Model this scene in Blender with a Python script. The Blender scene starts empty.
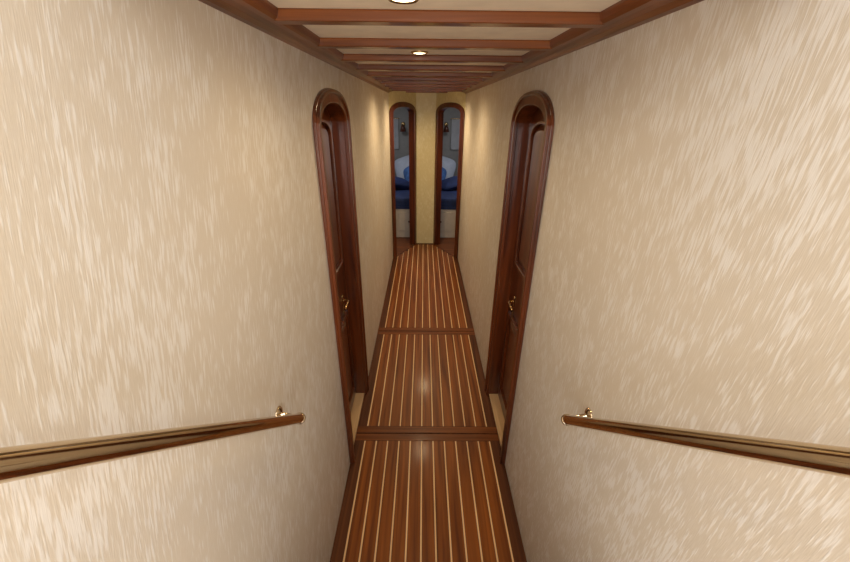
import bpy, bmesh, math, random
from mathutils import Vector, Matrix
random.seed(3)
sc = bpy.context.scene
sc.view_settings.view_transform = 'Standard'
XL, XR = -0.40, 0.47
H = 1.8            # eye height
CZ = 2.015         # ceiling
XC = (XL+XR)/2
Y_END = 4.6; Y_COL = 5.2

# ------------------------------------------------------------ materials
def newmat(name):
    m = bpy.data.materials.new(name); m.use_nodes = True
    nt = m.node_tree
    return m, nt, nt.nodes['Principled BSDF']
def N(nt, t, **kw):
    n = nt.nodes.new(t)
    for k, v in kw.items(): setattr(n, k, v)
    return n
def math_n(nt, op, a, b=None, clamp=False):
    n = N(nt, 'ShaderNodeMath', operation=op); n.use_clamp = clamp
    for i, v in enumerate((a, b)):
        if v is None: continue
        if isinstance(v, (int, float)): n.inputs[i].default_value = v
        else: nt.links.new(v, n.inputs[i])
    return n.outputs[0]
def ramp(nt, fac, stops):
    r = N(nt, 'ShaderNodeValToRGB')
    e = r.color_ramp.elements
    while len(e) < len(stops): e.new(0.5)
    for i, (p, c) in enumerate(stops):
        e[i].position = p; e[i].color = (*c, 1)
    nt.links.new(fac, r.inputs[0]); return r.outputs[0]

def plain(name, col, rough=0.5, metal=0.0, var=0.06, emis=None, es=0):
    m, nt, b = newmat(name)
    tc = N(nt, 'ShaderNodeTexCoord')
    no = N(nt, 'ShaderNodeTexNoise'); no.inputs['Scale'].default_value = 14
    nt.links.new(tc.outputs['Object'], no.inputs['Vector'])
    c = ramp(nt, no.outputs[0], [(0.3, tuple(x*(1-var) for x in col)), (0.7, tuple(min(1, x*(1+var)) for x in col))])
    nt.links.new(c, b.inputs['Base Color'])
    b.inputs['Roughness'].default_value = rough
    b.inputs['Metallic'].default_value = metal
    if emis:
        b.inputs['Emission Color'].default_value = (*emis, 1)
        b.inputs['Emission Strength'].default_value = es
    return m

def wood(name, dark, light, axis='z', rough=0.25, coat=0.5, k=1.0, spec=0.5):
    m, nt, b = newmat(name)
    tc = N(nt, 'ShaderNodeTexCoord')
    mp = N(nt, 'ShaderNodeMapping')
    s = {'x': (1.5, 40, 40), 'y': (40, 1.5, 40), 'z': (40, 40, 1.5)}[axis]
    mp.inputs['Scale'].default_value = tuple(v*k for v in s)
    nt.links.new(tc.outputs['Object'], mp.inputs['Vector'])
    no = N(nt, 'ShaderNodeTexNoise'); no.inputs['Scale'].default_value = 1.0
    no.inputs['Detail'].default_value = 6; no.inputs['Distortion'].default_value = 0.6
    nt.links.new(mp.outputs[0], no.inputs['Vector'])
    mid = tuple((a+c)/2 for a, c in zip(dark, light))
    c = ramp(nt, no.outputs[0], [(0.3, dark), (0.5, mid), (0.72, light)])
    nt.links.new(c, b.inputs['Base Color'])
    b.inputs['Roughness'].default_value = rough
    b.inputs['Specular IOR Level'].default_value = spec
    b.inputs['Coat Weight'].default_value = coat
    b.inputs['Coat Roughness'].default_value = 0.15
    bp = N(nt, 'ShaderNodeBump'); bp.inputs['Strength'].default_value = 0.08; bp.inputs['Distance'].default_value = 0.002
    nt.links.new(no.outputs[0], bp.inputs['Height']); nt.links.new(bp.outputs[0], b.inputs['Normal'])
    return m

def wallpaper(name, base, hi, tilt, horiz='y', streak=1.0):
    """woven damask wallpaper with slanted silk strokes, sheen painted into their colour"""
    m, nt, b = newmat(name)
    tc = N(nt, 'ShaderNodeTexCoord')
    sp = N(nt, 'ShaderNodeSeparateXYZ'); nt.links.new(tc.outputs['Object'], sp.inputs[0])
    u = sp.outputs['Y'] if horiz == 'y' else sp.outputs['X']
    z = sp.outputs['Z']
    ut = math_n(nt, 'ADD', u, math_n(nt, 'MULTIPLY', z, tilt))
    def noise(a, bb, off, detail=2, uu=None):
        cx = N(nt, 'ShaderNodeCombineXYZ')
        nt.links.new(math_n(nt, 'MULTIPLY', uu if uu is not None else ut, a), cx.inputs[0])
        nt.links.new(math_n(nt, 'MULTIPLY', z, bb), cx.inputs[1])
        cx.inputs[2].default_value = off
        n = N(nt, 'ShaderNodeTexNoise'); n.inputs['Scale'].default_value = 1; n.inputs['Detail'].default_value = detail
        nt.links.new(cx.outputs[0], n.inputs['Vector']); return n.outputs[0]
    st = noise(230, 21, 0.0, 2)
    cl = noise(20, 9, 5.0, 2)
    big = noise(2.2, 1.8, 12.0, 1)
    fib = noise(560, 36, 9.0, 1)
    thr = math_n(nt, 'ADD', st, math_n(nt, 'MULTIPLY', math_n(nt, 'SUBTRACT', cl, 0.5), 0.55))
    thr = math_n(nt, 'ADD', thr, math_n(nt, 'MULTIPLY', math_n(nt, 'SUBTRACT', big, 0.5), 0.35))
    mask = ramp(nt, thr, [(0.50, (0, 0, 0)), (0.64, (1, 1, 1))])
    mk = math_n(nt, 'MULTIPLY', mask, streak)
    mk2 = math_n(nt, 'ADD', math_n(nt, 'MULTIPLY', mk, 0.72), math_n(nt, 'MULTIPLY', math_n(nt, 'SUBTRACT', fib, 0.4), 0.55), clamp=True)
    c = ramp(nt, mk2, [(0.0, base), (1.0, hi)])  # lighter strokes: woven thread colour plus painted silk sheen
    nt.links.new(c, b.inputs['Base Color'])
    r = math_n(nt, 'SUBTRACT', 0.56, math_n(nt, 'MULTIPLY', mk, 0.22))
    nt.links.new(r, b.inputs['Roughness'])
    b.inputs['Specular IOR Level'].default_value = 0.7
    hgt = math_n(nt, 'ADD', math_n(nt, 'MULTIPLY', mk, 0.5), fib)
    bp = N(nt, 'ShaderNodeBump'); bp.inputs['Strength'].default_value = 0.25; bp.inputs['Distance'].default_value = 0.0006
    nt.links.new(hgt, bp.inputs['Height']); nt.links.new(bp.outputs[0], b.inputs['Normal'])
    return m

WB, WH = (0.615, 0.54, 0.435), (0.78, 0.75, 0.70)
M_WPL = wallpaper('silk_wallpaper_port', WB, WH, -0.26)
M_WPR = wallpaper('silk_wallpaper_starboard', WB, WH, 0.05)
M_WPY = wallpaper('silk_wallpaper_lamplit', (0.58, 0.48, 0.24), (0.72, 0.64, 0.38), 0.1, 'x', 0.8)  # same wallpaper made yellower, warm lamp glow put into its colour
MD, ML = (0.080, 0.018, 0.004), (0.27, 0.080, 0.016)
M_MAHZ = wood('mahogany_z', (0.036, 0.007, 0.002), (0.145, 0.031, 0.006), 'z', 0.28, 0.4)
M_MAHX = wood('mahogany_x', MD, ML, 'x', 0.3, 0.15, spec=.35)
M_MAHY = wood('mahogany_y', MD, ML, 'y', 0.3, 0.15, spec=.35)
M_TEAK = wood('teak_slats', (0.10, 0.024, 0.004), (0.28, 0.080, 0.012), 'y', 0.42, 0.08, spec=.2)
M_TEAKX = wood('teak_border', (0.08, 0.020, 0.004), (0.22, 0.062, 0.011), 'x', 0.42, 0.08, spec=.2)
M_SEAM = wood('teak_dark', (0.05, 0.014, 0.004), (0.12, 0.036, 0.010), 'y', 0.5, 0.0, spec=.2)
M_HOLLY = wood('holly_strip', (0.64, 0.38, 0.16), (0.80, 0.52, 0.25), 'y', 0.5, 0.05)
M_SILL = wood('sill_wood', (0.50, 0.30, 0.14), (0.68, 0.45, 0.23), 'y', 0.35, 0.3)
M_CEIL = plain('ceiling_fabric', (0.84, 0.73, 0.56), 0.7)
M_BRASS = plain('brass', (0.60, 0.40, 0.18), 0.25, 1.0)
M_RAIL = plain('bronze_rail', (0.66, 0.53, 0.36), 0.10, 1.0, 0.03)
M_LAMP = plain('lamp_glass', (1, 0.9, 0.7), 0.3, 0, 0.0, (1.0, 0.78, 0.45), 6)
M_CABW = plain('cabin_panel', (0.28, 0.27, 0.26), 0.5)
M_CABB = plain('bed_base_paint', (0.50, 0.44, 0.38), 0.45)
M_BLUE = plain('blue_blanket', (0.006, 0.018, 0.085), 0.8, 0, 0.3)
M_LBLUE = plain('pale_blue_linen', (0.06, 0.14, 0.36), 0.8, 0, 0.3)
M_WHITE = plain('white_linen', (0.46, 0.50, 0.60), 0.8)
M_DARK = plain('dark_knob', (0.03, 0.02, 0.02), 0.4)
M_CURT = plain('curtain', (0.55, 0.55, 0.57), 0.8)
M_SKYW = plain('window_glass', (0.5, 0.6, 0.7), 0.1, 0, 0.05, (0.7, 0.82, 1.0), 0.5)

# ------------------------------------------------------------ helpers
def empty(name, loc=(0, 0, 0)):
    e = bpy.data.objects.new(name, None); e.location = (0, 0, 0)
    sc.collection.objects.link(e); return e
def finish(name, bm, mats, parent=None, bevel=0, smooth=False, seg=2):
    bmesh.ops.recalc_face_normals(bm, faces=bm.faces)
    me = bpy.data.meshes.new(name); bm.to_mesh(me); bm.free()
    for m in (mats if isinstance(mats, (list, tuple)) else [mats]): me.materials.append(m)
    if smooth:
        for p in me.polygons: p.use_smooth = True
    o = bpy.data.objects.new(name, me); sc.collection.objects.link(o)
    if parent: o.parent = parent
    if bevel:
        b = o.modifiers.new('bevel', 'BEVEL'); b.width = bevel; b.segments = seg; b.limit_method = 'ANGLE'; b.angle_limit = math.radians(50)
    return o
def add_box(bm, x0, x1, y0, y1, z0, z1, mi=0):
    vs = [bm.verts.new(p) for p in ((x0,y0,z0),(x1,y0,z0),(x1,y1,z0),(x0,y1,z0),(x0,y0,z1),(x1,y0,z1),(x1,y1,z1),(x0,y1,z1))]
    for f in ((0,1,2,3),(4,5,6,7),(0,1,5,4),(1,2,6,5),(2,3,7,6),(3,0,4,7)):
        fc = bm.faces.new([vs[i] for i in f]); fc.material_index = mi
def box(name, x0, x1, y0, y1, z0, z1, mat, parent=None, bevel=0):
    bm = bmesh.new(); add_box(bm, x0, x1, y0, y1, z0, z1)
    return finish(name, bm, mat, parent, bevel)
def add_prism(bm, pts, mp, d0, d1, mi=0):
    a = [bm.verts.new(mp(u, v, d0)) for u, v in pts]
    b = [bm.verts.new(mp(u, v, d1)) for u, v in pts]
    n = len(pts)
    fs = [bm.faces.new(a), bm.faces.new(b)]
    for i in range(n):
        fs.append(bm.faces.new([a[i], a[(i+1) % n], b[(i+1) % n], b[i]]))
    for f in fs: f.material_index = mi
def prism(name, pts, mp, d0, d1, mat, parent=None, bevel=0):
    bm = bmesh.new(); add_prism(bm, pts, mp, d0, d1)
    return finish(name, bm, mat, parent, bevel)
def band(name, outer, inner, mp, d0, d1, mat, parent=None, bevel=0, closed=False, d1o=None):
    bm = bmesh.new(); n = len(outer); d1o = d1 if d1o is None else d1o
    O0 = [bm.verts.new(mp(u, v, d0)) for u, v in outer]; O1 = [bm.verts.new(mp(u, v, d1o)) for u, v in outer]
    I0 = [bm.verts.new(mp(u, v, d0)) for u, v in inner]; I1 = [bm.verts.new(mp(u, v, d1)) for u, v in inner]
    rng = range(n) if closed else range(n-1)
    for i in rng:
        j = (i+1) % n
        for A, B in ((O0, O1), (O1, I1), (I1, I0), (I0, O0)):
            bm.faces.new([A[i], A[j], B[j], B[i]])
    if not closed:
        for i in (0, n-1): bm.faces.new([O0[i], O1[i], I1[i], I0[i]])
    return finish(name, bm, mat, parent, bevel)
def arch(u0, u1, z0, zs, rise, n=24, p=2.25):
    c, r = (u0+u1)/2, (u1-u0)/2
    pts = [(u0, z0), (u0, z0+(zs-z0)*0.5)]
    for i in range(n+1):
        t = math.pi*(1-i/n)
        cx, sx = math.cos(t), max(0.0, math.sin(t))
        pts.append((c+r*math.copysign(abs(cx)**(2/p), cx), zs+rise*sx**(2/p)))
    pts += [(u1, z0+(zs-z0)*0.5), (u1, z0)]
    return pts
def tube(name, path, rad, mat, parent=None, res=6):
    cu = bpy.data.curves.new(name, 'CURVE'); cu.dimensions = '3D'
    s = cu.splines.new('POLY'); s.points.add(len(path)-1)
    for i, p in enumerate(path): s.points[i].co = (*p, 1)
    cu.bevel_depth = rad; cu.bevel_resolution = res; cu.use_fill_caps = True
    cu.materials.append(mat)
    o = bpy.data.objects.new(name, cu); sc.collection.objects.link(o)
    if parent: o.parent = parent
    s.use_smooth = True
    return o
def lathe(name, prof, origin, axis, mat, parent=None, n=32):
    """prof = [(r,h)] revolved about axis through origin"""
    q = Vector((0, 0, 1)).rotation_difference(Vector(axis).normalized())
    bm = bmesh.new(); rings = []
    for r, h in prof:
        rings.append([bm.verts.new(Vector(origin)+q @ Vector((r*math.cos(2*math.pi*k/n), r*math.sin(2*math.pi*k/n), h))) for k in range(n)])
    for a, b in zip(rings, rings[1:]):
        for k in range(n): bm.faces.new([a[k], a[(k+1) % n], b[(k+1) % n], b[k]])
    bm.faces.new(rings[0]); bm.faces.new(rings[-1])
    return finish(name, bm, mat, parent, 0, True)
def pillow(name, loc, size, rot, mat, parent=None):
    bm = bmesh.new(); nu, nv = 32, 20
    R = Matrix.Rotation(rot[2], 3, 'Z') @ Matrix.Rotation(rot[1], 3, 'Y') @ Matrix.Rotation(rot[0], 3, 'X')
    def sp(c, e): return math.copysign(abs(c)**e, c)
    rows = []
    for j in range(nv+1):
        ph = -math.pi/2+math.pi*j/nv; row = []
        for i in range(nu):
            th = 2*math.pi*i/nu
            v = Vector((size[0]*sp(math.cos(th), .45)*abs(math.cos(ph))**.6, size[1]*sp(math.sin(th), .45)*abs(math.cos(ph))**.6, size[2]*math.sin(ph)))
            v.z *= 1-0.5*max(abs(v.x)/size[0], abs(v.y)/size[1])**2
            row.append(bm.verts.new(R @ v+Vector(loc)))
        rows.append(row)
    for a, b in zip(rows, rows[1:]):
        for i in range(nu): bm.faces.new([a[i], a[(i+1) % nu], b[(i+1) % nu], b[i]])
    bmesh.ops.remove_doubles(bm, verts=bm.verts, dist=1e-5)
    return finish(name, bm, mat, parent, 0, True)

# ------------------------------------------------------------ side walls + doors
DY0, DY1 = 1.425, 2.035
DZS, DRISE = 1.73, 0.15
FW = 0.055   # casing width
def side(s):
    xw = XL if s < 0 else XR
    mp = lambda u, v, d: (xw - s*d, u, v)     # d>0 into the corridor
    wname = 'wall_left' if s < 0 else 'wall_right'
    op = arch(DY0+0.02, DY1-0.02, 0, DZS-0.0, DRISE-0.02)
    pts = [(-1.3, -0.02)] + [(DY0+0.02, -0.02)] + op[0:] + [(DY1-0.02, -0.02), (Y_END, -0.02), (Y_END, CZ+0.03), (0.45, CZ+0.03), (0.45, 2.7), (-1.3, 2.7)]
    prism(wname, pts, mp, -0.10, 0.0, M_WPL if s < 0 else M_WPR)
    D = empty('door_1' if s < 0 else 'door_2')
    o = arch(DY0, DY1, 0, DZS, DRISE)
    i2 = arch(DY0+FW, DY1-FW, 0, DZS, DRISE-FW)
    band('casing', o, i2, mp, 0.0, 0.020, M_MAHZ, D, 0.004, d1o=0.014)
    band('casing_bead', arch(DY0+.004, DY1-.004, 0, DZS, DRISE-.004), arch(DY0+.018, DY1-.018, 0, DZS, DRISE-.018), mp, 0.01, 0.027, M_MAHZ, D, 0.004)
    band('jamb', arch(DY0+.022, DY1-.022, 0, DZS, DRISE-.022), i2, mp, -0.098, 0.001, M_MAHZ, D)
    # leaf
    a, b = DY0+FW, DY1-FW
    dl = -0.060
    prism('leaf', arch(a, b, 0.012, DZS, DRISE-FW), mp, dl-0.03, dl, M_MAHZ, D)
    for nm, po in (('upper_panel', lambda k: arch(a+.075+k, b-.075-k, 1.02+k, DZS-0.05, DRISE-FW-0.01-k*.7)),
                   ('lower_panel', lambda k: arch(a+.075+k, b-.075-k, 0.13+k, 0.72-k, 0.0001))):
        band(nm+'_moulding', po(0), po(.022), mp, dl-0.002, dl+0.018, M_MAHZ, D, 0.004, closed=True)
        band(nm+'_bevel', po(.03), po(.06), mp, dl-0.002, dl+0.012, M_MAHZ, D, closed=True, d1o=dl+0.001)
        prism(nm+'_field', po(.059), mp, dl-0.002, dl+0.012, M_MAHZ, D)
    # lever handle
    hy, hz = b-0.11, 0.80
    prism('escutcheon', arch(hy-.012, hy+.012, hz-.08, hz+.025, .012), mp, dl, dl+.004, M_BRASS, D, 0.0015)
    tube('lever', [mp(hy, hz, dl+.004), mp(hy, hz, dl+.026), mp(hy-.010, hz, dl+.032), mp(hy-.10, hz-.004, dl+.030)], 0.0065, M_BRASS, D)
    lathe('keyhole_knob', [(0.008, 0), (0.008, .008), (0.003, .010)], mp(hy, hz-.06, dl+.003), (-s, 0, 0), M_DARK, D)
    prism('sill', [(DY0+.0225, 0.0), (DY1-.0225, 0.0), (DY1-.0225, .012), (DY0+.0225, .012)], mp, -0.099, 0.0, M_SILL, D)
    # crown trim
    prof = [(0.0, CZ-.043), (.010, CZ-.040), (.016, CZ-.030), (.030, CZ-.026), (.044, CZ-.024), (.052, CZ-.018), (.055, CZ-.006), (.055, CZ), (0, CZ)]
    mpt = lambda u, v, d: (xw - s*u, d, v)
    prism('trim_1' if s < 0 else 'trim_2', prof, mpt, 0.45, Y_END+.05, M_MAHY)
    # handrail
    R = empty('handrail')
    xr = xw - s*0.045
    e = Vector((xr, .795, .986)); d = Vector((0, -.735, .683 if s < 0 else .678)).normalized()
    tube('rail', [e+d*0.0, e+d*1.75], 0.0145, M_RAIL, R, 10)
    lathe('end_cap', [(0.0145, -.002), (0.0165, .0), (0.0165, .006), (.012, .013), (.004, .016)], e, -d, M_RAIL, R)
    for t in (0.035, 1.55):
        p = e+d*t
        q = p+Vector((0, 0.0, 0.02))
        tube('bracket_arm', [p, (p+q)/2+Vector((s*.012, 0, .0)), Vector((xw, q.y, q.z))-Vector((s*.004, 0, 0))], 0.007, M_RAIL, R)
        lathe('bracket_rosette', [(0.021, 0), (0.021, .003), (.016, .007), (.009, .010)], (xw-s*0.0, q.y, q.z), (-s, 0, 0), M_RAIL, R)
side(-1); side(1)

# ------------------------------------------------------------ floor
bm = bmesh.new(); add_box(bm, XL-.1, XR+.1, 0.5, Y_END+0.9, -0.05, -0.012)
finish('floor', bm, M_TEAKX)
def grating(name, y0, y1, chamfer=False):
    bm = bmesh.new()
    x0, x1 = XL+.001, XR-.001
    z0, z1 = -0.012, 0.0
    if chamfer:
        ident = lambda u, v, d: (u, v, d)
        add_prism(bm, [(x0, y0), (x1, y0), (x1, Y_END), (.155, Y_COL-.001), (-.10, Y_COL-.001), (x0, Y_END)], ident, z0, z1, 0)
    else:
        add_box(bm, x0, x1, y0, y1, z0, z1, 0)
    def yend(x):
        if not chamfer: return y1-.055
        if x < -.10: ye = Y_COL-(-.10-x)/.30*.6
        elif x > .155: ye = Y_COL-(x-.155)/.315*.6
        else: ye = Y_COL
        return ye-0.07
    n = 12; mx = 0.062
    for i in range(n):
        x = XL+mx+(XR-XL-2*mx)*i/(n-1)
        add_box(bm, x-.0038, x+.0038, y0+.055, yend(x), z1-.002, z1+.0008, 1)
        if i < n-1:   # slats between strips
            xa, xb = x+.0060, XL+mx+(XR-XL-2*mx)*(i+1)/(n-1)-.0060
            add_box(bm, xa, xb, y0+.055, yend((xa+xb)/2), z1-.002, z1+.0004, 2)
    add_box(bm, x0, x1, y0+.003, y0+.050, z1-.001, z1+.0006, 3)
    if not chamfer: add_box(bm, x0, x1, y1-.050, y1-.003, z1-.001, z1+.0006, 3)
    return finish(name, bm, [M_SEAM, M_HOLLY, M_TEAK, M_TEAKX])
grating('floor_grating', 0.74, 1.64)
grating('floor_grating', 1.645, 2.79)
grating('floor_grating', 2.795, Y_COL, True)

# stairs under the viewer
bm = bmesh.new()
for k in range(4):
    yt = .73-.25*k
    yb = yt-.25 if k < 3 else -1.3
    add_box(bm, XL+.004, XR-.004, yb, yt, -.02, .22*(k+1)-.03, 0)
    add_box(bm, XL+.004, XR-.004, yb, yt+.02, .22*(k+1)-.03, .22*(k+1), 1)
finish('staircase', bm, [M_MAHX, M_TEAKX])

# ------------------------------------------------------------ ceiling
box('ceiling', XL, XR, 0.45, Y_COL+.05, CZ, CZ+.03, M_CEIL)
box('trim_3', XL, XR, 0.43, 0.46, CZ-.03, CZ+.12, M_MAHX)
box('wall_front', XL, XR, 0.42, 0.45, CZ+.03, 2.7, M_WPY)
B = empty('ceiling_beams')
y = 1.075; k = 0
while y < 5.1:
    xa, xb = XL+.02, XR-.02
    if y > Y_END: xa, xb = XL+.02+(y-Y_END)*.5, XR-.02-(y-Y_END)*.525
    box('beam_%d' % k, xa, xb, y-.025, y+.025, CZ-.025, CZ+.001, M_MAHX, B, .005)
    y += 0.385; k += 1

def downlight(yc, xc=-.01, w=6):
    L = empty('ceiling_downlight')
    lathe('bezel', [(0.024, -.002), (0.034, -.002), (.036, .002), (.031, .007), (.025, .004)], (xc, yc, CZ), (0, 0, -1), M_BRASS, L)
    lathe('lens', [(0.025, 0.0), (0.025, .0045), (.014, .007), (.002, .0075)], (xc, yc, CZ), (0, 0, -1), M_LAMP, L)
    ld = bpy.data.lights.new('bulb', 'SPOT'); ld.energy = w; ld.color = (1.0, .76, .45)
    ld.spot_size = math.radians(165); ld.spot_blend = 0.9; ld.shadow_soft_size = .03
    o = bpy.data.objects.new('bulb', ld); o.location = (xc, yc, CZ-.03); sc.collection.objects.link(o); o.parent = L
downlight(.943, -.045, 5); downlight(1.74, -.02, 11); downlight(3.2, .0, 24); downlight(4.35, .03, 34)

# ------------------------------------------------------------ far end: diagonal doorways
def diag(s):
    A = Vector((XL, Y_END, 0)) if s < 0 else Vector((XR, Y_END, 0))
    Bv = Vector((-.10, Y_COL, 0)) if s < 0 else Vector((.155, Y_COL, 0))
    t = (Bv-A); L = t.length; t.normalize()
    n = Vector((-t.y*s, t.x*s, 0))
    if n.y > 0: n = -n
    mp = lambda u, v, d: tuple(A+t*u+n*d+Vector((0, 0, v)))
    zs, ri = 1.76, .13
    op = arch(.05, L-.05, 0, zs, ri-.02)
    pts = [(0, -.02), (.05, -.02)]+op+[(L-.05, -.02), (L, -.02), (L, CZ), (0, CZ)]
    prism('wall_end_left' if s < 0 else 'wall_end_right', pts, mp, -.05, 0, M_WPY)
    D = empty('door_3' if s < 0 else 'door_4')
    band('casing', arch(.0, L-.02, 0, zs, ri), arch(.075, L-.075, 0, zs, ri-.055), mp, 0, .016, M_MAHZ, D, .004)
    band('jamb', arch(.052, L-.052, 0, zs, ri-.022), arch(.075, L-.075, 0, zs, ri-.055), mp, -.07, .001, M_MAHZ, D)
diag(-1); diag(1)
box('wall_end', -.10, .155, Y_COL, Y_COL+.05, -.02, CZ, M_WPY)

# ------------------------------------------------------------ cabins
box('wall_partition', -.0, .055, Y_COL+.05, 7.5, -.05, 2.05, M_CABW)
box('wall_cabin_far', -1.7, 1.75, 7.5, 7.55, -.05, 2.05, M_CABW)
box('wall_cabin_left', -1.7, -1.65, 4.55, 7.5, -.05, 2.05, M_CABW)
box('wall_cabin_right', 1.70, 1.75, 4.55, 7.5, -.05, 2.05, M_CABW)
box('wall_cabin_near_left', -1.65, XL-.1, 4.5, 4.55, -.05, 2.05, M_CABW)
box('wall_cabin_near_right', XR+.1, 1.70, 4.5, 4.55, -.05, 2.05, M_CABW)
bm = bmesh.new()
add_box(bm, -1.7, 1.75, 4.5, 7.55, 2.05, 2.08)
finish('ceiling_cabin', bm, M_CEIL)
bm = bmesh.new()
add_box(bm, -1.7, 1.75, 4.5, 7.55, -.08, -.052, 0)
for sgn, xa, xb in ((-1, -1.64, -.001), (1, .056, 1.69)):
    x = xa
    while x < xb-.07:
        add_box(bm, x, x+.055, 4.56, 7.49, -.053, -.0135, 1)
        add_box(bm, x+.055, x+.070, 4.56, 7.49, -.053, -.0130, 2)
        x += .07
finish('floor_cabin', bm, [M_SEAM, M_TEAK, M_HOLLY])

for s in (-1, 1):
    E = empty('bed')
    xa, xb = (-1.15, -.03) if s < 0 else (.085, 1.2)
    box('base', xa, xb, 5.50, 7.45, -.012, .44, M_CABB, E, .008)
    w = (xb-xa)/3
    for i in range(3):
        box('drawer_%d' % i, xa+w*i+.03, xa+w*(i+1)-.03, 5.485, 5.505, .10, .39, M_CABB, E, .006)
        lathe('knob_%d' % i, [(.006, 0), (.006, .012), (.014, .016), (.012, .024), (.002, .026)], (xa+w*(i+.5), 5.486, .25), (0, -1, 0), M_DARK, E, 16)
    box('bed_rail', xa-.005, xb+.0, 5.485, 5.52, .44, .475, M_BLUE, E, .004)
    box('mattress', xa+.01, xb-.01, 5.51, 7.44, .44, .60, M_BLUE, E, .04)
    near = xb-.30 if s < 0 else xa+.30
    pillow('pillow', (near-.03*s, 7.15, .80), (.24, .25, .09), (math.radians(58), math.radians(18*s), 0), M_WHITE, E)
    pillow('cushion', (near-.12*s, 6.85, .74), (.16, .20, .07), (math.radians(50), math.radians(30*s), math.radians(12*s)), M_LBLUE, E)
    pillow('folded_blanket', (near+.10*s, 6.3, .68), (.24, .22, .10), (0, math.radians(-14*s), math.radians(20)), M_BLUE, E)
    pillow('pillow_far', (near+s*.60, 7.15, .76), (.25, .20, .09), (math.radians(50), 0, 0), M_WHITE, E)
    # window with curtain on the far wall
    W = empty('window_1' if s < 0 else 'window_2')
    mp = lambda u, v, d: (u, 7.5-d, v)
    cx = -.76 if s < 0 else .80
    band('frame', [(cx-.22, 1.18), (cx+.22, 1.18), (cx+.22, 1.62), (cx-.22, 1.62)], [(cx-.18, 1.22), (cx+.18, 1.22), (cx+.18, 1.58), (cx-.18, 1.58)], mp, 0, .02, M_MAHX, W, .004, closed=True)
    box('pane', cx-.18, cx+.18, 7.488, 7.499, 1.22, 1.58, M_SKYW, W)
    for sg in (-1, 1):
        bm = bmesh.new(); n = 40; v = []
        c0 = cx+sg*.20
        for i in range(n+1):
            u = c0-.08+.16*i/n
            yy = 7.462+.012*math.sin(i*1.1)
            v.append((bm.verts.new((u, yy, 1.12)), bm.verts.new((u, yy, 1.66))))
        for a, b in zip(v, v[1:]): bm.faces.new([a[0], b[0], b[1], a[1]])
        finish('curtain', bm, M_CURT, W, 0, True)
    tube('curtain_rod', [(cx-.30, 7.462, 1.66), (cx+.30, 7.462, 1.66)], .008, M_BRASS, W)
    # reading lamp
    Lp = empty('reading_lamp')
    lx = -.39 if s < 0 else .42
    lz = 1.56
    lathe('back_plate', [(.04, 0), (.04, .006), (.02, .012)], (lx, 7.5, lz), (0, -1, 0), M_BRASS, Lp)
    tube('arm', [(lx, 7.49, lz), (lx, 7.42, lz+.01), (lx, 7.39, lz-.02)], .010, M_BRASS, Lp)
    lathe('shade', [(.018, .0), (.035, -.02), (.06, -.11), (.058, -.11), (.015, -.005)], (lx, 7.39, lz-.015), (0, 0, 1), M_MAHZ, Lp)
    ld = bpy.data.lights.new('cabin_lamp', 'AREA'); ld.energy = 10; ld.size = .6; ld.color = (.95, .97, 1)
    o = bpy.data.objects.new('cabin_lamp', ld); o.location = (-.8 if s < 0 else .85, 6.0, 2.03); sc.collection.objects.link(o)

# ------------------------------------------------------------ daylight through the companionway, plus an added fill
w = bpy.data.worlds.new('sky'); sc.world = w; w.use_nodes = True
w.node_tree.nodes['Background'].inputs[0].default_value = (.98, .98, 1, 1)
w.node_tree.nodes['Background'].inputs[1].default_value = 1.3
def area(name, loc, tgt, e, sx, sy, col):
    ld = bpy.data.lights.new(name, 'AREA'); ld.energy = e; ld.shape = 'RECTANGLE'; ld.size = sx; ld.size_y = sy; ld.color = col
    o = bpy.data.objects.new(name, ld); o.location = loc
    o.rotation_euler = (Vector(tgt)-o.location).to_track_quat('-Z', 'Y').to_euler()
    sc.collection.objects.link(o)
area('hatch_daylight', (XC, -.75, 2.4), (XC, 2.4, .7), 16, .7, .5, (1, .98, .95))
area('added_rear_fill', (XC, -1.2, 1.45), (XC, 2.4, 1.75), 25, .7, 1.0, (1, .98, .95))  # added area light behind the viewer, brightens ceiling and near walls

# ------------------------------------------------------------ camera
cam = bpy.data.cameras.new('camera'); cam.sensor_width = 36; cam.lens = 366/850*36; cam.clip_start = .02
co = bpy.data.objects.new('camera', cam); sc.collection.objects.link(co)
Rm = Matrix.Rotation(math.radians(-.4), 4, 'Z') @ Matrix.Rotation(math.radians(65), 4, 'X') @ Matrix.Rotation(math.radians(.6), 4, 'Z')
co.matrix_world = Matrix.Translation((0, 0, H)) @ Rm
sc.camera = co
